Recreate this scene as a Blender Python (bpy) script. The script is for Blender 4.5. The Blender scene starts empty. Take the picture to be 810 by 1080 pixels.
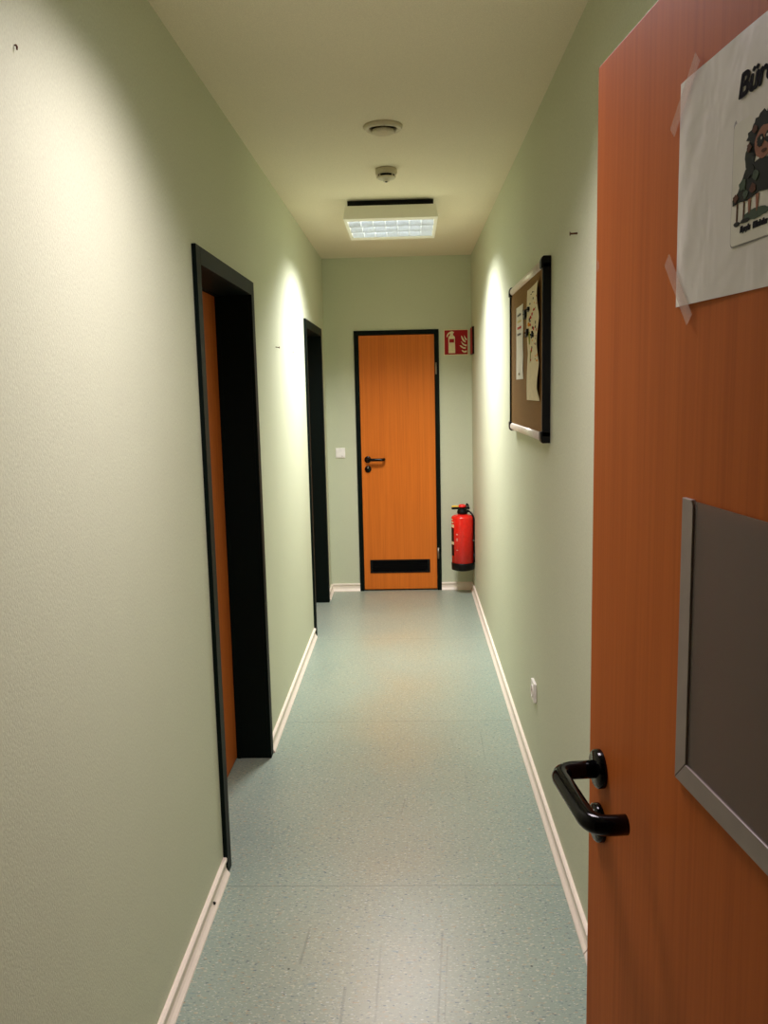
import bpy, bmesh, math, random
from mathutils import Vector, Matrix
random.seed(7)
S = bpy.context.scene
COL = S.collection
PI = math.pi

# ------------------------------------------------------------------ dimensions
XL, XR, H, D = -0.6457, 0.4854, 2.584, 6.633          # corridor: left wall, right wall, ceiling, end wall
YB = -1.6                                             # back of the room behind the doorway
WT = 0.21                                             # wall thickness

# ------------------------------------------------------------------ materials
def principled(name, color, rough=0.5, metal=0.0, spec=0.5, coat=0.0):
    m = bpy.data.materials.new(name); m.use_nodes = True
    nt = m.node_tree; b = nt.nodes['Principled BSDF']
    b.inputs['Base Color'].default_value = (*color, 1)
    b.inputs['Roughness'].default_value = rough
    b.inputs['Metallic'].default_value = metal
    b.inputs['Specular IOR Level'].default_value = spec
    b.inputs['Coat Weight'].default_value = coat
    return m, nt, b

def nd(nt, typ, **kw):
    n = nt.nodes.new(typ)
    for k, v in kw.items():
        if k in n.inputs: n.inputs[k].default_value = v
        else: setattr(n, k, v)
    return n

def objco(nt, scale=(1, 1, 1)):
    t = nt.nodes.new('ShaderNodeTexCoord'); mp = nt.nodes.new('ShaderNodeMapping')
    mp.inputs['Scale'].default_value = scale
    nt.links.new(t.outputs['Object'], mp.inputs['Vector'])
    return mp.outputs['Vector']

def ramp(nt, stops, fac):
    r = nt.nodes.new('ShaderNodeValToRGB'); el = r.color_ramp.elements
    while len(el) < len(stops): el.new(0.5)
    for e, (p, c) in zip(el, stops):
        e.position = p; e.color = (*c, 1) if len(c) == 3 else c
    nt.links.new(fac, r.inputs['Fac'])
    return r.outputs['Color']

def mixc(nt, fac, a, b, mode='MIX'):
    m = nt.nodes.new('ShaderNodeMix'); m.data_type = 'RGBA'; m.blend_type = mode
    for s, v in ((0, fac), (6, a), (7, b)):
        if hasattr(v, 'is_linked'): nt.links.new(v, m.inputs[s])
        elif isinstance(v, (int, float)): m.inputs[s].default_value = v
        else: m.inputs[s].default_value = (*v, 1)
    return m.outputs[2]

def bump(nt, b, height, strength, dist):
    bp = nt.nodes.new('ShaderNodeBump')
    bp.inputs['Strength'].default_value = strength; bp.inputs['Distance'].default_value = dist
    nt.links.new(height, bp.inputs['Height']); nt.links.new(bp.outputs['Normal'], b.inputs['Normal'])

def noise(nt, vec, scale, detail=2.0, rough=0.5):
    n = nd(nt, 'ShaderNodeTexNoise', Scale=scale, Detail=detail, Roughness=rough)
    nt.links.new(vec, n.inputs['Vector'])
    return n.outputs['Fac']

def wall_mat(name, color, bumpy=0.5):
    m, nt, b = principled(name, color, 0.62, spec=0.3)
    v = objco(nt); vs = objco(nt, (1, 1, 0.45))
    n1 = noise(nt, v, 1.7, 3.0)
    c = ramp(nt, [(0.3, tuple(x * 0.965 for x in color)), (0.7, color)], n1)
    n2 = noise(nt, vs, 330.0, 2.0, 0.6)
    c2 = mixc(nt, 1.0, c, ramp(nt, [(0.3, (0.84, 0.84, 0.83)), (0.7, (1, 1, 1))], n2), 'MULTIPLY')
    nt.links.new(c2, b.inputs['Base Color'])
    bump(nt, b, n2, bumpy, 0.0012)
    return m

M = {}
M['wall'] = wall_mat('green_wallpaper', (0.618, 0.648, 0.478))
M['ceiling'] = wall_mat('cream_ceiling_paint', (0.88, 0.80, 0.62), 0.2)

def lino():
    m, nt, b = principled('linoleum', (0.3, 0.4, 0.35), 0.34, spec=0.36)
    v = objco(nt); vs = objco(nt, (0.42, 1.0, 1.0))
    big = noise(nt, v, 1.6, 4.0, 0.6)
    base = ramp(nt, [(0.35, (0.245, 0.315, 0.262)), (0.65, (0.285, 0.348, 0.283))], big)
    # brown lane along the middle of the floor, patchy
    w = nd(nt, 'ShaderNodeTexNoise', Scale=2.2, Detail=3.0); nt.links.new(objco(nt, (1.0, 0.8, 1.0)), w.inputs['Vector'])
    sx = nt.nodes.new('ShaderNodeSeparateXYZ'); t = nt.nodes.new('ShaderNodeTexCoord')
    nt.links.new(t.outputs['Object'], sx.inputs[0])
    ab = nd(nt, 'ShaderNodeMath', operation='ABSOLUTE')
    off = nd(nt, 'ShaderNodeMath', operation='ADD'); off.inputs[1].default_value = 0.10
    nt.links.new(sx.outputs['X'], off.inputs[0]); nt.links.new(off.outputs[0], ab.inputs[0])
    lane = nd(nt, 'ShaderNodeMapRange'); lane.inputs['From Min'].default_value = 0.52; lane.inputs['From Max'].default_value = 0.05
    nt.links.new(ab.outputs[0], lane.inputs['Value'])
    mu = nd(nt, 'ShaderNodeMath', operation='MULTIPLY'); nt.links.new(lane.outputs[0], mu.inputs[0]); wf = nd(nt, 'ShaderNodeMath', operation='MULTIPLY'); wf.inputs[1].default_value = 1.35; nt.links.new(w.outputs['Fac'], wf.inputs[0]); nt.links.new(wf.outputs[0], mu.inputs[1]); mu.use_clamp = True
    base = mixc(nt, mu.outputs[0], base, (0.345, 0.31, 0.205))
    # marbled flecks stretched across the sheet
    for sc, lo, col, st in ((150, 0.64, (0.52, 0.48, 0.34), 0.7), (175, 0.655, (0.05, 0.085, 0.13), 0.8),
                            (120, 0.66, (0.40, 0.27, 0.14), 0.6), (210, 0.66, (0.62, 0.62, 0.55), 0.7), (60, 0.70, (0.13, 0.22, 0.24), 0.5)):
        vv = objco(nt, (0.42, 1.0, 1.0)); vv.node.inputs['Location'].default_value = (sc * 0.37, sc * 0.11, 0)
        f = noise(nt, vv, sc, 1.5, 0.5)
        fac = ramp(nt, [(lo - 0.03, (0, 0, 0)), (lo + 0.05, (st, st, st))], f)
        base = mixc(nt, fac, base, col)
    # rare black spots
    vo = nd(nt, 'ShaderNodeTexVoronoi', Scale=4.3); nt.links.new(v, vo.inputs['Vector'])
    fac = ramp(nt, [(0.012, (0.85,) * 3), (0.02, (0, 0, 0))], vo.outputs['Distance'])
    base = mixc(nt, fac, base, (0.03, 0.035, 0.03))
    # welded seams across the corridor
    for y0 in (2.551, 3.926, 5.30, 1.2):
        d = nd(nt, 'ShaderNodeMath', operation='SUBTRACT'); d.inputs[1].default_value = y0
        nt.links.new(sx.outputs['Y'], d.inputs[0])
        a2 = nd(nt, 'ShaderNodeMath', operation='ABSOLUTE'); nt.links.new(d.outputs[0], a2.inputs[0])
        fac = ramp(nt, [(0.0012, (0.5,) * 3), (0.0026, (0, 0, 0))], a2.outputs[0])
        base = mixc(nt, fac, base, (0.09, 0.105, 0.085))
    def math_(op, a, c):
        n = nd(nt, 'ShaderNodeMath', operation=op)
        for k, q in enumerate((a, c)):
            if q is None: continue
            if isinstance(q, (int, float)): n.inputs[k].default_value = q
            else: nt.links.new(q, n.inputs[k])
        return n.outputs[0]
    grit = noise(nt, objco(nt, (90, 14, 1)), 1.0, 2.0)
    for x0, y0, y1, k, wd_, st in ((-0.335, 2.17, 2.34, 0.06, 0.0035, 0.5), (0.045, 1.95, 2.32, 0.07, 0.003, 0.45), (0.062, 1.95, 2.25, 0.07, 0.002, 0.4), (-0.115, 1.95, 2.25, 0.02, 0.003, 0.4),
                                   (-0.205, 1.90, 2.08, 0.03, 0.004, 0.45), (-0.06, 3.0, 3.14, 0.12, 0.003, 0.4), (0.30, 3.5, 3.75, 0.02, 0.003, 0.3)):
        yy = math_('SUBTRACT', sx.outputs['Y'], y0)
        dx = math_('ABSOLUTE', math_('SUBTRACT', math_('SUBTRACT', sx.outputs['X'], x0), math_('MULTIPLY', yy, k)), None)
        inside = math_('MULTIPLY', math_('LESS_THAN', dx, wd_), math_('MULTIPLY', math_('GREATER_THAN', yy, 0.0), math_('LESS_THAN', yy, y1 - y0)))
        base = mixc(nt, math_('MULTIPLY', math_('MULTIPLY', inside, grit), st * 1.15), base, (0.08, 0.085, 0.07))
    nt.links.new(base, b.inputs['Base Color'])
    rr = nd(nt, 'ShaderNodeMapRange'); rr.inputs['To Min'].default_value = 0.27; rr.inputs['To Max'].default_value = 0.40
    nt.links.new(big, rr.inputs['Value']); nt.links.new(rr.outputs[0], b.inputs['Roughness'])
    bump(nt, b, noise(nt, v, 14.0, 2.0), 0.03, 0.01)
    return m
M['floor'] = lino()

def wood(name, dark, light, rough=0.32, spec=0.4):
    m, nt, b = principled(name, light, rough, spec=spec)
    v1 = objco(nt, (34, 34, 0.55)); v2 = objco(nt, (120, 120, 2.2)); v3 = objco(nt, (7, 7, 0.22))
    n1 = noise(nt, v1, 1.0, 4.0, 0.6); n2 = noise(nt, v2, 1.0, 3.0, 0.6); n3 = noise(nt, v3, 1.0, 2.0)
    c = ramp(nt, [(0.30, dark), (0.52, light), (0.72, tuple(min(1, x * 1.12) for x in light))], n1)
    c = mixc(nt, 0.55, c, ramp(nt, [(0.32, tuple(x * 0.86 for x in dark)), (0.6, light)], n2))
    c = mixc(nt, 0.35, c, ramp(nt, [(0.3, dark), (0.7, light)], n3))
    nt.links.new(c, b.inputs['Base Color'])
    return m
M['beech'] = wood('beech_veneer', (0.54, 0.130, 0.014), (0.68, 0.180, 0.022), 0.36, 0.2)
M['beech_shaded'] = wood('shaded_beech_veneer', (0.37, 0.090, 0.016), (0.50, 0.130, 0.025), 0.5, 0.06)  # same beech, darkened and reddened: these doors' dimmer light painted into the colour
M['beech_edge'] = wood('beech_edge_band', (0.40, 0.10, 0.018), (0.50, 0.14, 0.024))

def simple(key, color, rough=0.5, metal=0.0, spec=0.5, coat=0.0, var=0.06, scale=40):
    m, nt, b = principled(key, color, rough, metal, spec, coat)
    n = noise(nt, objco(nt), scale, 2.0)
    c = ramp(nt, [(0.3, tuple(x * (1 - var) for x in color)), (0.7, tuple(min(1, x * (1 + var)) for x in color))], n)
    nt.links.new(c, b.inputs['Base Color'])
    M[key] = m
simple('frame_paint', (0.0020, 0.0055, 0.0042), 0.5, spec=0.09)
simple('black_nylon', (0.0018, 0.0018, 0.0022), 0.12, spec=0.17)
simple('black_plastic', (0.004, 0.004, 0.004), 0.4, spec=0.2)
simple('dark_void', (0.004, 0.004, 0.004), 0.8, spec=0.0)
simple('base_pvc', (0.85, 0.745, 0.64), 0.4, var=0.02)
simple('white_plastic', (0.88, 0.84, 0.80), 0.35)
simple('cream_plastic', (0.62, 0.55, 0.40), 0.4)
simple('lamp_white', (0.88, 0.86, 0.77), 0.4, var=0.01)
simple('alu', (0.80, 0.74, 0.66), 0.4, 0.35)
simple('steel', (0.30, 0.28, 0.24), 0.45, 1.0)
simple('small_print', (0.80, 0.32, 0.25), 0.5)
simple('rust', (0.10, 0.035, 0.012), 0.55, 0.3)
simple('sign_red', (0.36, 0.008, 0.013), 0.5, spec=0.2)
simple('sign_glow', (0.78, 0.72, 0.45), 0.5)
simple('ext_red', (0.78, 0.018, 0.010), 0.25, coat=0.12)
simple('yellow', (0.85, 0.55, 0.06), 0.4)
simple('red_plastic', (0.80, 0.02, 0.015), 0.35)
simple('paper', (0.74, 0.70, 0.62), 0.7, spec=0.2)
simple('paper_sign', (0.66, 0.63, 0.57), 0.42, spec=0.3, var=0.02)
def crumple(m):
    nt = m.node_tree; b = nt.nodes['Principled BSDF']
    n = nd(nt, 'ShaderNodeTexNoise', Scale=22.0, Detail=2.0, Roughness=0.5, Distortion=0.5); nt.links.new(objco(nt, (1.0, 1.0, 0.6)), n.inputs['Vector'])
    bump(nt, b, n.outputs['Fac'], 0.42, 0.006)
crumple(M['paper_sign'])
simple('paper_card', (0.62, 0.60, 0.50), 0.45, spec=0.4)
simple('card_border', (0.22, 0.20, 0.19), 0.5)
simple('paper_cream', (0.74, 0.64, 0.42), 0.7, spec=0.2)
simple('ink_black', (0.008, 0.008, 0.007), 0.8, spec=0.08)
simple('ink_grey', (0.15, 0.14, 0.12), 0.8, spec=0.08)
simple('ink_red', (0.50, 0.03, 0.02), 0.8, spec=0.08)
simple('ink_orange', (0.75, 0.30, 0.02), 0.8, spec=0.08)
simple('ink_olive', (0.30, 0.30, 0.06), 0.8, spec=0.08)
simple('ink_yellow', (0.70, 0.58, 0.25), 0.8, spec=0.08)
simple('ink_brown', (0.10, 0.045, 0.02), 0.8, spec=0.08)
simple('ink_skin', (0.30, 0.14, 0.08), 0.8, spec=0.08)
simple('ink_dark_green', (0.022, 0.026, 0.014), 0.8, spec=0.08)
simple('ink_mid_green', (0.07, 0.10, 0.06), 0.8, spec=0.08)
simple('pocket_strip', (0.26, 0.21, 0.185), 0.35)
simple('cork_edge', (0.25, 0.15, 0.05), 0.8)

def cork():
    m, nt, b = principled('cork', (0.33, 0.19, 0.06), 0.85, spec=0.15)
    n = noise(nt, objco(nt), 240, 3.0, 0.7)
    nt.links.new(ramp(nt, [(0.3, (0.16, 0.080, 0.020)), (0.6, (0.27, 0.145, 0.038)), (0.8, (0.34, 0.20, 0.065))], n), b.inputs['Base Color'])
    bump(nt, b, n, 0.3, 0.002)
    return m
M['cork'] = cork()

def film(key, color, opacity, rough):
    m, nt, b = principled(key, color, rough, spec=0.5)
    tr = nt.nodes.new('ShaderNodeBsdfTransparent'); mx = nt.nodes.new('ShaderNodeMixShader')
    out = nt.nodes['Material Output']
    n = noise(nt, objco(nt), 6.0, 2.0)
    r = nd(nt, 'ShaderNodeMapRange'); r.inputs['To Min'].default_value = opacity * 0.9; r.inputs['To Max'].default_value = min(1, opacity * 1.1)
    nt.links.new(n, r.inputs['Value']); nt.links.new(r.outputs[0], mx.inputs['Fac'])
    nt.links.new(tr.outputs[0], mx.inputs[1]); nt.links.new(b.outputs[0], mx.inputs[2]); nt.links.new(mx.outputs[0], out.inputs['Surface'])
    M[key] = m
film('tape', (0.75, 0.52, 0.44), 0.24, 0.3)
film('pocket_film', (0.16, 0.115, 0.105), 0.52, 0.28)

def emit(key, color, strength):
    m = bpy.data.materials.new(key); m.use_nodes = True; nt = m.node_tree
    nt.nodes.remove(nt.nodes['Principled BSDF'])
    e = nt.nodes.new('ShaderNodeEmission'); e.inputs['Color'].default_value = (*color, 1); e.inputs['Strength'].default_value = strength
    nt.links.new(e.outputs[0], nt.nodes['Material Output'].inputs['Surface'])
    M[key] = m
emit('tube_glow', (0.88, 0.94, 1.0), 11.0)
simple('louvre_metal', (0.62, 0.65, 0.69), 0.3, 0.3)
simple('louvre_white', (0.85, 0.88, 0.92), 0.4)

# ------------------------------------------------------------------ mesh builder
class MB:
    def __init__(s): s.v, s.f, s.sm, s.mi = [], [], [], []
    def add(s, vs, fs, smooth=False, mi=0):
        o = len(s.v); s.v += [tuple(p) for p in vs]
        for f in fs: s.f.append([o + i for i in f]); s.sm.append(smooth); s.mi.append(mi)
        return s
    def box(s, x0, x1, y0, y1, z0, z1, mi=0):
        v = [(x, y, z) for z in (z0, z1) for y in (y0, y1) for x in (x0, x1)]
        return s.add(v, [(0, 2, 3, 1), (4, 5, 7, 6), (0, 1, 5, 4), (2, 6, 7, 3), (0, 4, 6, 2), (1, 3, 7, 5)], mi=mi)
    def frustum(s, a, za, b, zb, mi=0):               # rectangles a, b = (x0,x1,y0,y1)
        v = [(x, y, za) for y in a[2:] for x in a[:2]] + [(x, y, zb) for y in b[2:] for x in b[:2]]
        return s.add(v, [(0, 2, 3, 1), (4, 5, 7, 6), (0, 1, 5, 4), (2, 6, 7, 3), (0, 4, 6, 2), (1, 3, 7, 5)], mi=mi)
    def prism(s, poly, fn, t0, t1, smooth=False, mi=0):   # poly of 2D points, fn(u, v, t) -> xyz
        n = len(poly); v = [fn(u, w, t0) for u, w in poly] + [fn(u, w, t1) for u, w in poly]
        f = [tuple(range(n - 1, -1, -1)), tuple(range(n, 2 * n))]
        s.add(v, f, mi=mi); o = len(s.v) - 2 * n
        for i in range(n):
            s.f.append([o + i, o + (i + 1) % n, o + n + (i + 1) % n, o + n + i]); s.sm.append(smooth); s.mi.append(mi)
        return s
    def lathe(s, prof, c, axis='Z', seg=32, mi=0, smooth=True):  # prof: [(r, h)]; closed at both ends
        c = Vector(c); A = {'X': (Vector((0, 1, 0)), Vector((0, 0, 1)), Vector((1, 0, 0))),
                            'Y': (Vector((0, 0, 1)), Vector((1, 0, 0)), Vector((0, 1, 0))),
                            'Z': (Vector((1, 0, 0)), Vector((0, 1, 0)), Vector((0, 0, 1)))}[axis]
        vs, fs = [], []
        for r, h in prof:
            for k in range(seg):
                t = 2 * PI * k / seg
                vs.append(c + A[0] * (r * math.cos(t)) + A[1] * (r * math.sin(t)) + A[2] * h)
        for i in range(len(prof) - 1):
            for k in range(seg):
                k2 = (k + 1) % seg
                fs.append((i * seg + k, i * seg + k2, (i + 1) * seg + k2, (i + 1) * seg + k))
        s.add(vs, fs, smooth, mi); o = len(s.v) - len(vs)
        for base, rev in ((0, True), ((len(prof) - 1) * seg, False)):
            ring = [o + base + k for k in range(seg)]
            s.f.append(ring[::-1] if rev else ring); s.sm.append(False); s.mi.append(mi)
        return s
    def tube(s, pts, r, seg=16, mi=0):
        P = [Vector(p) for p in pts]; vs, fs = [], []
        t = (P[1] - P[0]).normalized()
        up = Vector((0, 0, 1)) if abs(t.z) < 0.9 else Vector((1, 0, 0))
        u = t.cross(up).normalized()
        for i, p in enumerate(P):
            t = (P[min(i + 1, len(P) - 1)] - P[max(i - 1, 0)]).normalized()
            u = (u - t * u.dot(t)).normalized(); w = t.cross(u)
            rr = r[i] if isinstance(r, (list, tuple)) else r
            for k in range(seg):
                a = 2 * PI * k / seg
                vs.append(p + u * (rr * math.cos(a)) + w * (rr * math.sin(a)))
        for i in range(len(P) - 1):
            for k in range(seg):
                k2 = (k + 1) % seg
                fs.append((i * seg + k, i * seg + k2, (i + 1) * seg + k2, (i + 1) * seg + k))
        s.add(vs, fs, True, mi); o = len(s.v) - len(vs)
        s.f.append([o + k for k in range(seg)][::-1]); s.sm.append(False); s.mi.append(mi)
        s.f.append([o + (len(P) - 1) * seg + k for k in range(seg)]); s.sm.append(False); s.mi.append(mi)
        return s
    def build(s, name, mat, parent=None, org=(0, 0, 0), bevel=0.0):
        if parent is not None and parent.type == 'EMPTY' and parent.get('org') is not None: org = parent['org']
        elif parent is not None and parent.parent is not None and parent.parent.get('org') is not None: org = parent.parent['org']
        me = bpy.data.meshes.new(name)
        me.from_pydata([(x - org[0], y - org[1], z - org[2]) for x, y, z in s.v], [], s.f)
        mats = mat if isinstance(mat, (list, tuple)) else [mat]
        for m in mats: me.materials.append(M[m])
        bm = bmesh.new(); bm.from_mesh(me)
        bmesh.ops.recalc_face_normals(bm, faces=bm.faces[:]) if not getattr(s, 'keep', False) else None
        bm.to_mesh(me); bm.free()
        for p, sm, mi in zip(me.polygons, s.sm, s.mi): p.use_smooth = sm; p.material_index = mi
        o = bpy.data.objects.new(name, me); COL.objects.link(o)
        if parent is not None: o.parent = parent
        else: o.location = org
        if bevel:
            b = o.modifiers.new('soft_edge', 'BEVEL'); b.width = bevel; b.segments = 2; b.limit_method = 'ANGLE'; b.angle_limit = 0.7
        return o

def tag(o, label=None, cat=None, group=None, kind=None):
    for k, v in (('label', label), ('category', cat), ('group', group), ('kind', kind)):
        if v: o[k] = v
    return o
def thing(name, label, cat, org=(0, 0, 0), rz=0.0, local=False, group=None, kind=None):
    o = bpy.data.objects.new(name, None); COL.objects.link(o)
    o.location = org; o.rotation_euler = (0, 0, rz); o.empty_display_size = 0.05
    if not local: o['org'] = list(org)
    return tag(o, label, cat, group, kind)
def arc(c, r, a0, a1, n=8):
    return [(c[0] + r * math.cos(a0 + (a1 - a0) * i / n), c[1] + r * math.sin(a0 + (a1 - a0) * i / n)) for i in range(n + 1)]
def rounded(pts, r, n=6):                              # polyline with filleted corners
    P = [Vector(p) for p in pts]; out = [P[0]]
    for i in range(1, len(P) - 1):
        a = (P[i - 1] - P[i]).normalized(); b = (P[i + 1] - P[i]).normalized()
        p0, p1 = P[i] + a * r, P[i] + b * r
        for k in range(n + 1):
            t = k / n; out.append(p0 * (1 - t) ** 2 + P[i] * 2 * t * (1 - t) + p1 * t * t)
    out.append(P[-1]); return out

# ------------------------------------------------------------------ the setting
FR1 = (2.618, 3.578); FR2 = (5.357, 6.324); DT = 2.04; CW = 0.055      # outer casings of the two left doors
def struct(o, label, cat): return tag(o, label, cat, kind='structure')
struct(MB().box(-1.05, 0.85, YB, D + 0.1, -0.08, 0.0).build('floor', 'floor'), 'grey green marbled linoleum floor of the corridor', 'floor')
struct(MB().box(-1.05, 0.85, YB, D + 0.1, H, H + 0.08).build('ceiling', 'ceiling'), 'plain cream painted ceiling over the corridor', 'ceiling')
w = MB(); i = 0.03
for y0, y1 in ((YB, FR1[0] + i), (FR1[1] - i, FR2[0] + i), (FR2[1] - i, D)): w.box(XL - WT, XL, y0, y1, 0, H)
for y0, y1 in (FR1, FR2): w.box(XL - WT, XL, y0 + i, y1 - i, DT - i, H)
struct(w.build('wall_left', 'wall'), 'long pale green wall with two dark framed doorways', 'wall')
struct(MB().box(XR, XR + 0.2, YB, D, 0, H).build('wall_right', 'wall'), 'pale green wall carrying the cork notice board', 'wall')
EX0, EX1 = -0.416, 0.2346                                               # outer casing of the end door
w = MB(); i2 = 0.015
w.box(XL - WT, EX0 + i2, D, D + 0.15, 0, H); w.box(EX1 - i2, XR + 0.2, D, D + 0.15, 0, H); w.box(EX0 + i2, EX1 - i2, D, D + 0.15, DT - i2, H)
struct(w.build('wall_end', 'wall'), 'short pale green end wall around the orange door', 'wall')
w = MB(); w.box(XL, -0.56, 0.13, 0.27, 0, H); w.box(0.40, XR, 0.13, 0.27, 0, H); w.box(-0.56, 0.40, 0.13, 0.27, 2.03, H)
struct(w.build('wall_front', 'wall'), 'pale green wall around the near doorway', 'wall')
struct(MB().box(XL - WT, XR + 0.2, YB - 0.1, YB, 0, H).build('wall_back', 'wall'), 'pale wall behind the near doorway', 'wall')

BP = [(0, 0), (0.021, 0), (0.0205, 0.006), (0.012, 0.017), (0.0085, 0.026), (0.0075, 0.046), (0.0125, 0.050), (0.0125, 0.0585), (0.009, 0.062), (0, 0.062)]
def base_left(y0, y1, label):
    m = MB().prism(BP, lambda u, v, t: (XL + u, t, v), y0, y1)
    return struct(m.build('baseboard_left', 'base_pvc'), label, 'baseboard')
base_left(0.27, FR1[0], 'cream baseboard left of the nearest dark door frame')
base_left(FR1[1], FR2[0], 'cream baseboard between the two dark framed doorways')
base_left(FR2[1], D, 'short cream baseboard beyond the farther dark doorway')
m = MB()
for y0, y1 in ((0.27, 2.203), (2.209, D)): m.prism(BP, lambda u, v, t: (XR - u, t, v), y0, y1)
struct(m.build('baseboard_right', 'base_pvc'), 'long cream baseboard along the right wall under the notice board', 'baseboard')
m = MB(); m.prism(BP, lambda u, v, t: (t, D - u, v), XL, EX0); m.prism(BP, lambda u, v, t: (t, D - u, v), EX1, XR)
struct(m.build('baseboard_end', 'base_pvc'), 'cream baseboard either side of the orange end door', 'baseboard')

# ---- handle set builder: face plane of a door in a local frame (u along leaf, n out of face, v up)
def handle_set(parent, fn, u0, z0, dz, length, sgn, out=0.058, ret=0.02, r=0.0105, keyhole=True, mat='black_nylon'):
    """fn(u, n, v) -> xyz.  A U-shaped lever on a round rose, with a round key rose below."""
    hs = MB().tube(rounded([fn(u0, 0.006, z0), fn(u0, out, z0), fn(u0 + sgn * length, out, z0), fn(u0 + sgn * length, ret, z0)], 0.026, 8), r, 20)
    lever = hs.build('lever_handle', mat, parent)
    def disc(u, z):
        mb = MB(); seg = 32; prof = [(0.026, 0.0), (0.026, 0.007), (0.0235, 0.0095), (0.0, 0.0095)]
        vs, fs = [], []
        for rr, n in prof:
            for k in range(seg):
                a = 2 * PI * k / seg; vs.append(fn(u + rr * math.cos(a), n, z + rr * math.sin(a)))
        for q in range(3):
            for k in range(seg): fs.append((q * seg + k, q * seg + (k + 1) % seg, (q + 1) * seg + (k + 1) % seg, (q + 1) * seg + k))
        return mb.add(vs, fs, True)
    disc(u0, z0).build('handle_rose', mat, parent)
    kr = disc(u0, z0 - dz).build('key_rose', mat, parent)
    if keyhole:
        kh = MB(); pts = []
        for k in range(20):
            a = 2 * PI * k / 20; pts.append((u0 + 0.0068 * math.cos(a), z0 - dz + 0.012 + 0.0068 * math.sin(a)))
        kh.prism(pts, lambda a, b, t: fn(a, t, b), 0.004, 0.0112)
        tag(kh.build('lock_cylinder', 'steel', kr), 'small steel lock cylinder')

# ---- left doors (steel casing, deep reveal, leaf set back)
def left_door(n, y0, y1, label):
    t = thing('door_%d' % n, label, 'door', (XL, (y0 + y1) / 2, 0), kind='structure')
    fr = MB(); P = 0.014; R = 0.154; lip = 0.003
    x1 = XL + P; xb = XL - R
    def jamb(ya, yb):
        fr.box(XL, x1, min(ya, yb), max(ya, yb), 0, DT)
    jamb(y0, y0 + CW); jamb(y1 - CW, y1); fr.box(XL, x1, y0 + CW, y1 - CW, DT - CW, DT)
    # reveals
    fr.box(xb, XL, y0 + i + 0.0005, y0 + CW, 0, DT - i); fr.box(xb, XL, y1 - CW, y1 - i - 0.0005, 0, DT - i)
    fr.box(xb, XL, y0 + CW, y1 - CW, DT - CW, DT - i - 0.0005)
    # rebate stop in front of the leaf
    sx0, sx1 = xb + 0.018, xb + 0.034
    fr.box(sx0, sx1, y0 + CW, y0 + CW + lip, 0, DT - CW); fr.box(sx0, sx1, y1 - CW - lip, y1 - CW, 0, DT - CW)
    fr.box(sx0, sx1, y0 + CW, y1 - CW, DT - CW - lip, DT - CW)
    tag(fr.build('door_frame', 'frame_paint', t, bevel=0.002), 'dark green black steel door frame')
    lf = MB().box(xb - 0.026, xb + 0.016, y0 + CW + 0.003, y1 - CW - 0.003, 0.007, DT - CW - 0.003)
    leaf = lf.build('door_leaf', 'beech_shaded', t, bevel=0.0015)
    handle_set(leaf, lambda u, nn, v: (xb + 0.016 + nn, u, v), y0 + CW + 0.06, 1.05, 0.076, 0.125, 1, keyhole=False)
left_door(2, *FR1, 'nearer dark framed doorway on the left with an orange leaf set back')
left_door(3, *FR2, 'farther dark framed doorway on the left beside the end wall')

# ---- end door
t = thing('door_4', 'orange wood door with black ventilation grille closing the corridor end', 'door', ((EX0 + EX1) / 2, D, 0), kind='structure')
fr = MB(); c2 = 0.033; P = 0.012
for a, b in ((EX0, EX0 + c2), (EX1 - c2, EX1)): fr.box(a, b, D - P, D, 0, DT)
fr.box(EX0 + c2, EX1 - c2, D - P, D, DT - c2, DT)
for a, b in ((EX0 + i2 + 0.0005, EX0 + c2), (EX1 - c2, EX1 - i2 - 0.0005)): fr.box(a, b, D, D + 0.10, 0, DT - i2)
fr.box(EX0 + c2, EX1 - c2, D, D + 0.10, DT - c2, DT - i2 - 0.0005)
fr.box(EX0 + c2, EX1 - c2, D + 0.046, D + 0.10, 0.0, 0.02)
tag(fr.build('door_frame', 'frame_paint', t, bevel=0.0015), 'narrow black steel door frame')
lx0, lx1 = EX0 + c2 + 0.003, EX1 - c2 - 0.003; lz1 = DT - c2 - 0.004; ly = D - 0.006
vx0, vx1, vz0, vz1 = -0.322, 0.134, 0.150, 0.248
lf = MB(); lf.box(lx0, lx1, ly, D + 0.038, vz1, lz1); lf.box(lx0, lx1, ly, D + 0.038, 0.014, vz0)
lf.box(lx0, vx0, ly, D + 0.038, vz0, vz1); lf.box(vx1, lx1, ly, D + 0.038, vz0, vz1)
leaf = lf.build('door_leaf', 'beech', t)
g = MB(); e = 0.010
g.box(vx0 - e, vx1 + e, ly - 0.005, ly, vz1 - 0.006, vz1 + 0.004); g.box(vx0 - e, vx1 + e, ly - 0.005, ly, vz0 - 0.004, vz0 + 0.006)
g.box(vx0 - e, vx0 + 0.008, ly - 0.005, ly, vz0 + 0.006, vz1 - 0.006); g.box(vx1 - 0.008, vx1 + e, ly - 0.005, ly, vz0 + 0.006, vz1 - 0.006)
for k in range(7):
    z = vz0 + 0.012 + k * 0.0125
    g.prism([(-0.003, z - 0.001), (-0.0015, z - 0.003), (0.018, z + 0.008), (0.0165, z + 0.010)], lambda u, v, tt: (tt, ly + u, v), vx0 + 0.006, vx1 - 0.006)
g.box(vx0, vx1, ly + 0.03, ly + 0.034, vz0, vz1)
tag(g.build('ventilation_grille', 'black_plastic', t), 'black louvred ventilation grille near the door foot')
handle_set(t, lambda u, nn, v: (u, ly - nn, v), -0.331, 1.053, 0.076, 0.128, 1, r=0.0115, ret=0.010)
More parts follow.
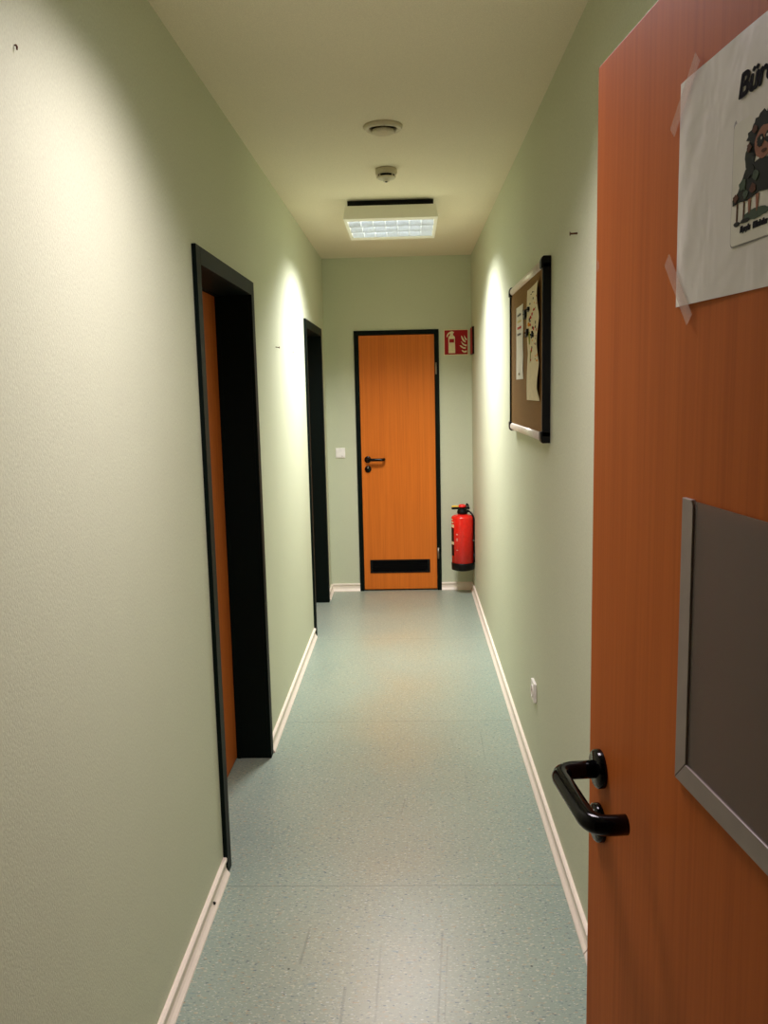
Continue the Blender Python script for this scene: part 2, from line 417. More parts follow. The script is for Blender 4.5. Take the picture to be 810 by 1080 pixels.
for z in (1.744, 0.300):
    h = MB().lathe([(0.0075, -0.045), (0.0075, 0.045)], (lx1 + 0.012, ly - 0.010, z), 'Z', 14); h.box(lx1 + 0.008, lx1 + 0.016, ly - 0.008, ly + 0.002, z - 0.04, z + 0.04)
    tag(h.build('hinge', 'steel', t), 'steel door hinge')

# ---- open door, nearest the camera.  local frame: +X along leaf from free edge, -Y out of the visible face
A = math.radians(6.3)
t = thing('door_1', 'orange wood door standing open with a paper notice and document pocket', 'door', (0.244, 1.137, 0), rz=-(PI / 2 - A), local=True, kind='structure')
leaf = MB().box(0.0, 0.858, 0.0, 0.040, 0.007, 1.985).build('door_leaf', 'beech_shaded', t, bevel=0.0012)
tag(MB().box(-0.0012, 0.0, 0.0015, 0.0385, 0.0085, 1.9835).build('edge_band', 'beech_edge', leaf), 'orange edge band')
handle_set(t, lambda u, nn, v: (u, -nn, v), 0.0485, 1.082, 0.077, 0.147, 1, out=0.061, ret=0.020, r=0.0121)
for z in (0.25, 1.74):
    tag(MB().lathe([(0.008, -0.045), (0.008, 0.045)], (0.866, -0.004, z), 'Z', 14).build('hinge', 'steel', t), 'steel door hinge')
tp = MB(); tp.add([(0.006, -0.0006, 1.752), (0.013, -0.0006, 1.748), (0.0135, -0.0006, 1.741), (0.009, -0.0006, 1.736), (0.006, -0.0012, 1.740)], [(0, 1, 2, 3, 4)])
tag(tp.build('tape_scrap', 'tape', t), 'torn scrap of clear tape')
fr = MB(); fr.box(0.345, 0.400, 0.115, 0.283, 0, 2.03); fr.box(-0.56, -0.505, 0.115, 0.283, 0, 2.03); fr.box(-0.505, 0.345, 0.115, 0.283, 1.992, 2.03)
struct(fr.build('trim_1', 'frame_paint', bevel=0.002), 'dark steel frame of the near doorway', 'door frame')

# ------------------------------------------------------------------ sign on the open door
ROT = -(PI / 2 - A); DO = (0.244, 1.137, 0)
def dface(name, label, cat): return thing(name, label, cat, DO, rz=ROT, local=True)
t = dface('paper_notice', 'white taped paper notice with bold black heading on the open door', 'paper notice')
nx, nz = 36, 26; wd = MB(); x0, x1, z0, z1 = 0.2495, 0.5465, 1.6685, 1.8815
vs = []
for back in (0, 1):
    for a in range(nz + 1):
        for b_ in range(nx + 1):
            u = b_ / nx; v = a / nz
            bulge = 0.0016 + 0.0016 * math.exp(-((u - 0.06) / 0.09) ** 2) * (0.6 + math.sin(v * 19 + 3 * u) * math.sin(v * 7 + 40 * u) * 0.7) + 0.0006 * math.sin(u * 9 + v * 4)
            bulge *= min(1, 12 * u, 12 * (1 - u)) * 0.8 + 0.2
            vs.append((x0 + (x1 - x0) * u + (0.0015 * (1 - v) if u < 0.01 else 0), -max(0.0005, bulge) + (0.0003 if back else 0), z0 + (z1 - z0) * v))
fs = []; N1 = (nx + 1) * (nz + 1)
for a in range(nz):
    for b_ in range(nx):
        p = a * (nx + 1) + b_; q = [p, p + 1, p + nx + 2, p + nx + 1]
        fs.append(q); fs.append([N1 + k for k in q[::-1]])
wd.add(vs, fs, True); wd.keep = True
sheet = wd.build('paper_sheet', 'paper_sign', t)
YS = -0.0026                                           # just proud of the paper
def flat(mb, pts, y=YS, th=0.0005, mi=0):
    return mb.prism(pts, lambda u, v, tt: (u, tt, v), y, y - th, mi=mi)
def rrect(x0, x1, z0, z1, r, n=4):
    out = []
    for cx, cz, a in ((x1 - r, z1 - r, 0), (x0 + r, z1 - r, PI / 2), (x0 + r, z0 + r, PI), (x1 - r, z0 + r, 1.5 * PI)):
        out += arc((cx, cz), r, a, a + PI / 2, n)
    return out
cx0, cx1, cz0, cz1 = 0.3635, 0.4735, 1.7075, 1.8135
cb = flat(MB(), rrect(cx0, cx1, cz0, cz1, 0.005), YS + 0.0022, 0.0012).build('picture_border', 'card_border', t)
flat(MB(), rrect(cx0 + 0.0012, cx1 - 0.0012, cz0 + 0.0014, cz1 - 0.0036, 0.0045), YS + 0.0012, 0.0006).build('picture_ground', 'paper_card', cb)
fig = MB(); Y1 = YS + 0.0005
def blob(cx, cz, rx, rz, mi, seed, y=Y1, n=26, j=0.14):
    rnd = random.Random(seed)
    return flat(fig, [(cx + rx * (1 + rnd.uniform(-j, j)) * math.cos(2 * PI * k / n), cz + rz * (1 + rnd.uniform(-j, j)) * math.sin(2 * PI * k / n)) for k in range(n)], y, 0.0003, mi)
# plain figure in a dark coat with bushy hair, sitting on a green mound between two posts
blob(0.4150, 1.7910, 0.0235, 0.0170, 0, 1, n=40, j=0.2)                       # hair
blob(0.3945, 1.7770, 0.0085, 0.0110, 0, 2)
blob(0.4345, 1.7760, 0.0085, 0.0110, 0, 3)
blob(0.4170, 1.7830, 0.0150, 0.0125, 1, 4, Y1 - 0.0003, j=0.04)  # face
blob(0.4115, 1.7850, 0.0055, 0.0045, 0, 6, Y1 - 0.0006, j=0.2); blob(0.4235, 1.7850, 0.0055, 0.0045, 0, 7, Y1 - 0.0006, j=0.2)
blob(0.4135, 1.7862, 0.0010, 0.0012, 5, 8, Y1 - 0.0009, j=0.0); blob(0.4225, 1.7862, 0.0010, 0.0012, 5, 9, Y1 - 0.0009, j=0.0)
blob(0.4175, 1.7760, 0.0040, 0.0014, 6, 10, Y1 - 0.0006, j=0.05)
for cx_, cz_, rr_, mi_ in ((0.3960, 1.7650, 0.006, 2), (0.3850, 1.7560, 0.006, 3), (0.4050, 1.7600, 0.005, 3), (0.3730, 1.7480, 0.004, 6), (0.4020, 1.7500, 0.005, 6), (0.3930, 1.7840, 0.004, 6), (0.4020, 1.7960, 0.004, 6), (0.3900, 1.7480, 0.004, 3)):
    blob(cx_, cz_, rr_, rr_ * 0.8, mi_, int(cx_ * 9999), Y1 - 0.0005, 14, 0.35)
flat(fig, [(0.388, 1.768), (0.382, 1.760), (0.376, 1.752), (0.367, 1.7475), (0.3675, 1.7425), (0.380, 1.7435), (0.392, 1.7425), (0.412, 1.7455), (0.436, 1.7430), (0.448, 1.7480), (0.440, 1.758), (0.432, 1.768), (0.412, 1.772)], Y1 - 0.0001, 0.0003, 2)
for xa in (0.3745, 0.3860): flat(fig, [(xa, 1.7440), (xa + 0.0022, 1.7440), (xa + 0.0018, 1.7255), (xa - 0.0004, 1.7255)], Y1, 0.0003, 6)
for xa in (0.3935, 0.4060): flat(fig, [(xa, 1.7445), (xa + 0.0055, 1.7445), (xa + 0.0040, 1.7310), (xa + 0.0015, 1.7310)], Y1, 0.0003, 1)
blob(0.4070, 1.7295, 0.0210, 0.0042, 3, 12, Y1, j=0.1); blob(0.3760, 1.7262, 0.0052, 0.0020, 2, 13, Y1 - 0.0002); blob(0.3900, 1.7268, 0.0080, 0.0018, 2, 14, Y1 - 0.0002)
fig.build('picture_figure', ['ink_dark_green', 'ink_skin', 'ink_dark_green', 'ink_mid_green', 'ink_red', 'paper_card', 'ink_brown'], cb)
def text(body, size, x, z, y, parent, name, mat='ink_black', shear=0.0, offset=0.0, sx=1.0, ext=0.0002):
    c = bpy.data.curves.new(name, 'FONT'); c.body = body; c.size = size; c.shear = shear; c.extrude = ext
    c.materials.append(M[mat]); o = bpy.data.objects.new(name, c); COL.objects.link(o)
    bpy.context.view_layer.update()
    me = bpy.data.meshes.new_from_object(o.evaluated_get(bpy.context.evaluated_depsgraph_get())); me.name = name
    bpy.data.objects.remove(o); bpy.data.curves.remove(c)
    if offset:                                         # heavier strokes: the outline laid twice more, a hair apart
        bm = bmesh.new(); bm.from_mesh(me)
        for dx, dy in ((offset, 0), (-offset, 0), (0, offset * 0.8), (0, -offset * 0.8)):
            m2 = me.copy(); m2.transform(Matrix.Translation((dx, dy, 0))); bm.from_mesh(m2); bpy.data.meshes.remove(m2)
        bm.to_mesh(me); bm.free()
    me.transform(Matrix.Translation((x, y, z)) @ Matrix.Rotation(PI / 2, 4, 'X') @ Matrix.Diagonal((sx, 1, 1, 1)))
    o = bpy.data.objects.new(name, me); COL.objects.link(o); o.parent = parent
    return o
tag(text('Büro', 0.0270, 0.3710, 1.8285, YS - 0.0002, t, 'lettering', shear=0.22, offset=0.0010, sx=1.12), 'bold black heading reading Büro')
cp = MB(); rnd = random.Random(3)                      # caption, too small to be read
for word in ((0.3815, 0.3990), (0.4025, 0.4240)):
    x = word[0]
    while x < word[1]:
        wl = rnd.uniform(0.0016, 0.0024); hh = rnd.choice((0.0040, 0.0040, 0.0054)); lo = rnd.choice((0, 0, -0.0012))
        flat(cp, [(x, 1.7180 + lo), (x + wl, 1.7180), (x + wl + 0.0008, 1.7180 + hh), (x + 0.0008, 1.7180 + hh)], Y1, 0.0003); x += wl + 0.0006
cp.build('caption', 'ink_black', cb)
def strip(mb, p, q, wdt, y):
    p, q = Vector(p), Vector(q); d = (q - p).normalized(); n = Vector((-d.y, d.x)) * wdt / 2
    K = 5; jag = [random.uniform(-0.0015, 0.0015) for _ in range(K)]
    return flat(mb, [tuple(p - n), tuple(q - n), tuple(q + n), tuple(p + n)], y, 0.0002)
for p, q in (((0.2930, 1.8915), (0.2395, 1.8390)), ((0.2340, 1.7180), (0.2910, 1.6530))):
    tag(strip(MB(), p, q, 0.0150, -0.0038).build('tape_strip', 'tape', t), 'strip of clear adhesive tape')

# ------------------------------------------------------------------ plastic pocket on the open door
t = dface('document_pocket', 'empty grey plastic document pocket on the open door below the notice', 'document pocket')
px0, px1, pz0, pz1, sw = 0.2885, 0.5450, 1.1850, 1.4800, 0.0245
fl = MB().box(px0 + sw * 0.5, px1 - sw * 0.5, -0.0030, -0.0022, pz0 + sw * 0.5, pz1 - 0.001)
tag(fl.build('clear_sheet', 'pocket_film', t), 'see-through plastic sheet')
def strips(pts): return MB().prism(pts, lambda u, v, tt: (u, tt, v), 0.0, -0.0048)
for nm, pts in (('side_strip', [(px0, pz0), (px0 + sw, pz0 + sw), (px0 + sw, pz1 - 0.006), (px0 + sw - 0.004, pz1), (px0, pz1)]),
                ('bottom_strip', [(px0 + 0.0006, pz0), (px1 - 0.0006, pz0), (px1 - sw, pz0 + sw - 0.0006), (px0 + sw, pz0 + sw - 0.0006)]),
                ('side_strip', [(px1, pz0), (px1, pz1), (px1 - sw, pz1), (px1 - sw, pz0 + sw)])):
    tag(strips(pts).build(nm, 'pocket_strip', t, bevel=0.0008), 'grey plastic edge strip')

# ------------------------------------------------------------------ ceiling lamps
def lamp(cy, label, warm, power):
    cx = -0.081; hx, hy = 0.25, 0.32; zb, zt = 2.484, 2.553
    t = thing('ceiling_light', label, 'ceiling light', (cx, cy, H), group=None)
    X0, X1, Y0, Y1_ = cx - hx, cx + hx, cy - hy, cy + hy; rx, ry = 0.017, 0.070; c = 0.012
    b = MB()                                            # tray: outer sides, rim, top
    b.frustum((X0, X0 + rx, Y0, Y1_), zb, (X0 + c, X0 + rx, Y0 + c, Y1_ - c), zt); b.frustum((X1 - rx, X1, Y0, Y1_), zb, (X1 - rx, X1 - c, Y0 + c, Y1_ - c), zt)
    b.frustum((X0 + rx, X1 - rx, Y0, Y0 + ry), zb, (X0 + rx, X1 - rx, Y0 + c, Y0 + ry + 0.01), zt); b.frustum((X0 + rx, X1 - rx, Y1_ - ry, Y1_), zb, (X0 + rx, X1 - rx, Y1_ - ry - 0.01, Y1_ - c), zt)
    b.box(X0 + c, X1 - c, Y0 + c, Y1_ - c, zt - 0.004, zt)
    b.build('lamp_housing', 'lamp_white', t, bevel=0.0015)
    tag(MB().box(X0 + 0.022, X1 - 0.022, Y0 + 0.045, Y1_ - 0.045, zt, H).build('mounting_plate', 'black_plastic', t), 'dark mounting plate against the ceiling')
    ix0, ix1, iy0, iy1 = X0 + rx, X1 - rx, Y0 + ry, Y1_ - ry
    rows = 3; colsn = 7; lv = MB(); bl = MB()
    for k in range(rows + 1):                           # long reflectors between the tubes
        y = iy0 + (iy1 - iy0) * k / rows
        lo, hi = (0.004 if k > 0 else 0), (0.004 if k < rows else 0)
        LO, HI = (0.030 if k > 0 else 0), (0.030 if k < rows else 0)
        lv.prism([(y - lo - 1e-4, zb + 0.002), (y + hi + 1e-4, zb + 0.002), (y + HI + 1e-4, zb + 0.055), (y - LO - 1e-4, zb + 0.055)], lambda u, v, tt: (tt, u, v), ix0, ix1)
    for k in range(1, colsn):                           # cross blades, V section
        x = ix0 + (ix1 - ix0) * k / colsn
        bl.prism([(x - 0.001, zb + 0.003), (x + 0.001, zb + 0.003), (x + 0.006, zb + 0.034), (x - 0.006, zb + 0.034)], lambda u, v, tt: (u, tt, v), iy0 + 0.001, iy1 - 0.001)
    lo_ = tag(lv.build('louvre_grid', 'louvre_metal', t), 'grey reflecting louvre grid')
    bl.build('cross_blade', 'louvre_white', lo_)
    for k in range(rows):
        y = iy0 + (iy1 - iy0) * (k + 0.5) / rows
        tag(MB().lathe([(0.008, -0.222), (0.008, 0.222)], (cx, y, zb + 0.046), 'X', 16).build('fluorescent_tube', 'tube_glow', t), 'glowing fluorescent tube')
    L = bpy.data.lights.new('lamp_light', 'AREA'); L.shape = 'RECTANGLE'; L.size = ix1 - ix0; L.size_y = iy1 - iy0
    L.energy = power; L.color = warm; L.spread = math.radians(SPREAD)
    o = bpy.data.objects.new('lamp_light', L); COL.objects.link(o); o.location = (0, 0, zb - 0.001 - H); o.parent = t
    return t
SPREAD = 135
lamp(4.96, 'white louvred ceiling light near the corridor end', (1.0, 0.975, 1.0), 46)
lamp(1.73, 'white louvred ceiling light above the near doorway', (1.0, 0.86, 0.95), 18.5)

# ------------------------------------------------------------------ ceiling vent and smoke detector
t = thing('ceiling_vent', 'round cream air vent set in the ceiling nearest the camera', 'air vent', (-0.081, 3.405, H))
c = (-0.081, 3.405, H)
ring = [(0.075, 0.0), (0.075, -0.005), (0.070, -0.013), (0.062, -0.016), (0.054, -0.012), (0.051, -0.004), (0.051, 0.0)]
MB().lathe(ring, c, 'Z', 40).build('vent_ring', 'cream_plastic', t)
MB().lathe([(0.010, 0.0), (0.010, -0.012), (0.041, -0.014), (0.0435, -0.019), (0.042, -0.024), (0.036, -0.027), (0.0, -0.027)], c, 'Z', 40).build('vent_disc', 'cream_plastic', t)
t = thing('smoke_detector', 'small round smoke detector hanging between the vent and the ceiling light', 'smoke detector', (-0.086, 4.04, H))
c = (-0.086, 4.04, H)
MB().lathe([(0.047, 0.0), (0.050, -0.004), (0.050, -0.020), (0.046, -0.025), (0.046, -0.026)], c, 'Z', 36).build('detector_base', 'cream_plastic', t)
MB().lathe([(0.0365, -0.026), (0.0365, -0.036)], c, 'Z', 36).build('sensing_slot', 'dark_void', t)
cap = MB().lathe([(0.044, -0.036), (0.043, -0.040), (0.034, -0.046), (0.016, -0.049), (0.013, -0.056), (0.0, -0.058)], c, 'Z', 36).build('detector_cap', 'cream_plastic', t)
MB().lathe([(0.0055, -0.050), (0.0055, -0.0595), (0.0, -0.060)], (c[0], c[1] - 0.006, H), 'Z', 12).build('indicator', 'black_plastic', cap)
for k in range(4):
    a = PI / 4 + k * PI / 2
    MB().box(c[0] + 0.040 * math.cos(a) - 0.003, c[0] + 0.040 * math.cos(a) + 0.003, c[1] + 0.040 * math.sin(a) - 0.003, c[1] + 0.040 * math.sin(a) + 0.003, H - 0.037, H - 0.025).build('cage_post', 'cream_plastic', t)

# ------------------------------------------------------------------ fire signs
t = thing('fire_sign', 'square red sign with extinguisher and flames on the end wall', 'fire sign', (0.3675, D, 1.936))
sx0, sx1, sz0, sz1 = 0.274, 0.461, 1.841, 2.034
MB().box(sx0, sx1, D - 0.0025, D, sz0, sz1).build('sign_border', 'sign_glow', t)
MB().box(sx0 + 0.005, sx1 - 0.005, D - 0.0031, D - 0.0024, sz0 + 0.005, sz1 - 0.005).build('sign_plate', 'sign_red', t)
ps = MB()
def spt(px, py): return (sx0 + (px - 178) / (575 - 178) * (sx1 - sx0), sz1 - (py - 178) / (582 - 178) * (sz1 - sz0))   # sign artwork units
def sp(pts): ps.prism([spt(*p) for p in pts], lambda u, v, tt: (u, tt, v), D - 0.0030, D - 0.0038)
sp([(252, 300), (262, 285), (278, 270), (330, 270), (348, 285), (358, 300), (358, 326), (252, 326)])
sp([(252, 326), (266, 326), (266, 384), (252, 384)]); sp([(344, 326), (358, 326), (358, 384), (344, 384)])
sp([(252, 384), (358, 384), (362, 550), (252, 550)])
sp([(278, 270), (282, 240), (326, 240), (330, 270)])
sp([(282, 240), (262, 250), (245, 272), (238, 298), (222, 290), (228, 262), (248, 232), (275, 214), (300, 206), (325, 208), (347, 222), (340, 232), (326, 240)])
for fl in ([(458, 280), (470, 282), (484, 305), (500, 335), (535, 375), (528, 388), (495, 370), (476, 345), (462, 310)],
           [(505, 272), (516, 285), (530, 310), (550, 335), (548, 355), (528, 345), (512, 318)],
           [(455, 370), (470, 378), (490, 400), (520, 418), (550, 420), (546, 448), (515, 440), (478, 415)],
           [(430, 432), (455, 432), (490, 458), (535, 465), (528, 488), (490, 480), (455, 458)],
           [(462, 505), (480, 505), (505, 520), (550, 512), (548, 540), (510, 548), (478, 532)]): sp(fl)
tag(ps.build('pictogram', 'sign_glow', t), 'pale extinguisher and flame pictogram')
t = thing('fire_sign', 'thin red sign seen edge-on on the right wall beside the corner', 'fire sign', (XR, 6.47, 1.936))
MB().box(XR - 0.014, XR, 6.37, 6.57, 1.838, 2.036).build('sign_body', 'black_plastic', t)
MB().box(XR - 0.0152, XR - 0.0142, 6.374, 6.566, 1.842, 2.032).build('sign_plate', 'sign_red', t)

# ------------------------------------------------------------------ fire extinguisher
ec = (0.394, 6.470); R0 = 0.085
t = thing('fire_extinguisher', 'red fire extinguisher with black boot hung in the far right corner', 'fire extinguisher', (ec[0], ec[1], 0.197))
C3 = (ec[0], ec[1], 0.0)
MB().lathe([(0.060, 0.225), (R0, 0.235), (R0, 0.606), (R0 - 0.003, 0.615), (R0 - 0.010, 0.621), (0.055, 0.628), (0.030, 0.632), (0.028, 0.642)], C3, 'Z', 48).build('cylinder_body', 'ext_red', t)
MB().lathe([(0.070, 0.197), (R0 + 0.001, 0.203), (R0 + 0.003, 0.252), (R0 + 0.001, 0.258), (R0 - 0.002, 0.2585)], C3, 'Z', 48).build('foot_boot', 'black_plastic', t)
v = MB().lathe([(0.036, 0.634), (0.041, 0.640), (0.041, 0.656), (0.034, 0.668), (0.034, 0.676)], C3, 'Z', 28)
v.box(ec[0] - 0.020, ec[0] + 0.050, ec[1] - 0.014, ec[1] + 0.014, 0.646, 0.664)
v.build('valve_head', 'black_plastic', t, bevel=0.002)
MB().box(ec[0] - 0.083, ec[0] + 0.056, ec[1] - 0.015, ec[1] + 0.015, 0.670, 0.687).build('carry_handle', 'black_plastic', t, bevel=0.003)
MB().prism([(-0.082, 0.688), (-0.005, 0.688), (-0.002, 0.6965), (-0.070, 0.6985), (-0.082, 0.695)], lambda u, v, tt: (ec[0] + u, tt, v), ec[1] - 0.012, ec[1] + 0.012).build('trigger_lever', 'yellow', t, bevel=0.002)
MB().lathe([(0.030, 0.686), (0.030, 0.696), (0.022, 0.706), (0.0, 0.709)], (ec[0] - 0.002, ec[1], 0), 'Z', 24).build('strike_knob', 'red_plastic', t)
MB().tube(rounded([(ec[0] + 0.030, ec[1], 0.686), (ec[0] + 0.033, ec[1], 0.712), (ec[0] + 0.046, ec[1], 0.700), (ec[0] + 0.044, ec[1], 0.684)], 0.006), 0.0055, 12).build('safety_clip', 'black_plastic', t)
a = -0.42; hx_, hy_ = ec[0] + 0.0945 * math.cos(a), ec[1] + 0.0945 * math.sin(a)
hose = MB().tube(rounded([(ec[0] + 0.045, ec[1] - 0.002, 0.655), (ec[0] + 0.066, ec[1] - 0.02, 0.648), (hx_, hy_, 0.600), (hx_, hy_, 0.300)], 0.03), 0.0072, 14).build('discharge_hose', 'black_plastic', t)
MB().tube([(hx_, hy_, 0.330), (hx_, hy_, 0.262)], [0.0085, 0.0105], 16).build('spray_nozzle', 'black_plastic', hose)
MB().box(hx_ - 0.010, hx_ + 0.006, hy_ - 0.010, hy_ + 0.008, 0.428, 0.436).build('hose_clip', 'steel', t)
def wrap(mb, a0, a1, z0, z1, r=R0 + 0.0008, n=8, mi=0):
    vs = []
    for rr in (r, r - 0.0012):
        for k in range(n + 1):
            aa = a0 + (a1 - a0) * k / n
            for z in (z0, z1): vs.append((ec[0] + rr * math.cos(aa), ec[1] + rr * math.sin(aa), z))
    N = 2 * (n + 1); fs = []
    for k in range(n):
        fs.append((2 * k, 2 * k + 2, 2 * k + 3, 2 * k + 1)); fs.append((N + 2 * k, N + 2 * k + 1, N + 2 * k + 3, N + 2 * k + 2))
    return mb.add(vs, fs, True, mi)
lb = MB(); d0, d1 = PI - 0.9, PI + 0.62
wrap(lb, d0, d1, 0.425, 0.530); wrap(lb, d0, d1, 0.315, 0.400); wrap(lb, d0, d1, 0.402, 0.424, mi=1)
wrap(lb, d0, PI + 0.64, 0.535, 0.558, mi=1); wrap(lb, d0, PI + 0.55, 0.569, 0.580, mi=1); wrap(lb, d0, PI + 0.45, 0.590, 0.600, mi=1)
tag(lb.build('instruction_label', ['black_plastic', 'sign_glow'], t), 'black label with pale pictures')
for zz, hh in ((0.480, 0.010), (0.447, 0.006), (0.436, 0.006), (0.360, 0.006)):
    tag(wrap(MB(), PI + 0.90, PI + 1.08, zz, zz + hh, n=3).build('printed_mark', 'small_print', t), 'pale printed mark')
MB().box(ec[0] + R0 - 0.004, XR, ec[1] - 0.012, ec[1] + 0.030, 0.545, 0.600).build('wall_hook', 'black_plastic', t)

# ------------------------------------------------------------------ light switch and socket
t = thing('light_switch', 'white light switch left of the orange end door', 'light switch', (-0.545, D, 1.106))
MB().box(-0.581, -0.507, D - 0.008, D, 1.067, 1.147).build('switch_frame', 'white_plastic', t, bevel=0.003)
rk = MB().prism([(0.008, 1.076), (0.0135, 1.076), (0.0105, 1.138), (0.008, 1.138)], lambda u, v, tt: (tt, D - u, v), -0.574, -0.514).build('rocker', 'white_plastic', t, bevel=0.001)
MB().box(-0.5325, -0.5275, D - 0.0142, D - 0.012, 1.0805, 1.0855).build('indicator', 'rust', rk)
t = thing('power_socket', 'white power socket low on the right wall below the notice board', 'power socket', (XR, 3.29, 0.382))
so = MB(); sc_ = 0.0405
so.prism(rrect(3.29 - sc_, 3.29 + sc_, 0.382 - sc_, 0.382 + sc_, 0.006), lambda u, v, tt: (tt, u, v), XR, XR - 0.011)
so.build('socket_plate', 'white_plastic', t, bevel=0.002)
cc = (XR - 0.011, 3.29, 0.382)
MB().lathe([(0.025, 0.0005), (0.025, -0.0035), (0.0215, -0.0035), (0.0205, 0.0005)], cc, 'X', 36).build('socket_ring', 'white_plastic', t)
sw_ = MB().lathe([(0.0205, 0.0004), (0.0205, -0.0006)], cc, 'X', 32).build('socket_well', 'cream_plastic', t)
for dy in (-0.0095, 0.0095):
    MB().lathe([(0.003, 0.0), (0.003, -0.0012)], (cc[0], cc[1] + dy, cc[2]), 'X', 12).build('pin_hole', 'dark_void', sw_)

# ------------------------------------------------------------------ cork notice board
BX = XR - 0.030; by0, by1, bz0, bz1 = 2.955, 3.905, 1.398, 2.024
t = thing('notice_board', 'cork notice board with black end caps on the right wall', 'notice board', (XR, 3.43, 1.71))
MB().box(BX + 0.008, XR - 0.004, by0 + 0.012, by1 - 0.012, bz0 + 0.020, bz1 - 0.020).build('cork_panel', 'cork', t)
def rail(za, zb_, name):
    m = MB(); r = (zb_ - za) / 2; pr = [(XR - 0.003, za)] + [(BX + 0.012 - 0.014 * math.sin(PI * k / 8), za + r - r * math.cos(PI * k / 8)) for k in range(9)] + [(XR - 0.003, zb_)]
    return tag(m.prism(pr, lambda u, v, tt: (u, tt, v), by0 + 0.034, by1 - 0.034, True).build(name, 'alu', t), 'silver aluminium rail')
rail(bz1 - 0.034, bz1 - 0.002, 'frame_rail'); rail(bz0 + 0.002, bz0 + 0.034, 'frame_rail')
def side(y0, y1, y2):
    m = MB(); m.box(BX + 0.001, XR, y0, y1, bz0 + 0.02, bz1 - 0.02)
    lo, hi = min(y0, y2), max(y0, y2)
    for zc, s in ((bz1 - 0.018, 1), (bz0 + 0.018, -1)):
        pr = []
        for k in range(9):
            aa = PI * k / 16
            pr.append((BX - 0.004 + 0.012 * (1 - math.cos(0)) + 0.016 * (1 - math.cos(aa)) * 0.6, zc + s * 0.020 * math.sin(aa)))
        pr = [(BX - 0.004, zc - s * 0.020)] + pr + [(XR, zc + s * 0.020), (XR, zc - s * 0.020)]
        m.prism(pr, lambda u, v, tt: (u, tt, v), lo, hi)
    return m
tag(side(by0, by0 + 0.014, by0 + 0.036).build('end_cap', 'black_plastic', t, bevel=0.002), 'black plastic end frame')
tag(side(by1, by1 - 0.014, by1 - 0.036).build('end_cap', 'black_plastic', t, bevel=0.002), 'black plastic end frame')
FX = BX + 0.008                                        # cork surface
def sheet_on_board(name, mat, y0, y1, z0, z1, curl, label):
    m = MB(); ny, nz = 16, 40; vs = []; m.keep = True
    def off(u, v):                                     # u: 0 near edge, 1 far edge
        return 0.0012 + curl * ((1 - u) ** 2) * (0.45 + 0.55 * abs(math.sin(v * 8.2 + 0.5))) * min(1, 8 * v + .15) + curl * 0.35 * (u ** 2) * abs(math.sin(v * 5 + 1))
    for s in (0, 0.0003):
        for a in range(nz + 1):
            for b_ in range(ny + 1):
                u, v = b_ / ny, a / nz
                wav = curl * 0.45 * math.sin(v * 15 + 1) * (1 - u) + (0.010 * u * v if curl > 0.004 else 0.0)
                vs.append((FX - off(u, v) + s, y0 + (y1 - y0) * u + wav, z0 + (z1 - z0) * v))
    N = (ny + 1) * (nz + 1); fs = []
    for a in range(nz):
        for b_ in range(ny):
            p = a * (ny + 1) + b_; q = [p, p + ny + 1, p + ny + 2, p + 1]
            fs.append(q); fs.append([N + k for k in q[::-1]])
    m.add(vs, fs, True)
    t = thing(name, label, 'paper', (FX, (y0 + y1) / 2, z0))
    m.build('paper_sheet', mat, t)
    def at(y, z): u = min(max((y - y0) / (y1 - y0), 0), 1); v = (z - z0) / (z1 - z0); return FX - off(u, v) - 0.0008
    return t, at
t, at = sheet_on_board('list_paper', 'paper', 3.485, 3.705, 1.622, 1.920, 0.002, 'plain white list pinned to the far half of the cork board')
mk = MB()
for z, mi in ((1.884, 0), (1.858, 1), (1.832, 2), (1.806, 0)):
    x = 3.665; rnd = random.Random(int(z * 1000))
    while x > 3.545:
        wl = rnd.uniform(0.010, 0.03); mk.box(at(x, z) - 0.0003, at(x, z), max(3.54, x - wl), x, z - 0.004, z + rnd.uniform(0.003, 0.006), mi); x -= wl + 0.006
tag(mk.build('written_lines', ['ink_grey', 'ink_yellow', 'ink_red'], t), 'short handwritten lines')
tag(MB().lathe([(0.005, 0.0), (0.005, -0.004), (0.0, -0.006)], (at(3.595, 1.644), 3.595, 1.644), 'X', 14).build('thumbtack', 'cream_plastic', t), 'pale thumbtack')
t, at = sheet_on_board('drawing_paper', 'paper_cream', 3.033, 3.350, 1.540, 1.955, 0.013, 'curling cream sheet with coloured stickers pinned to the near half of the cork board')
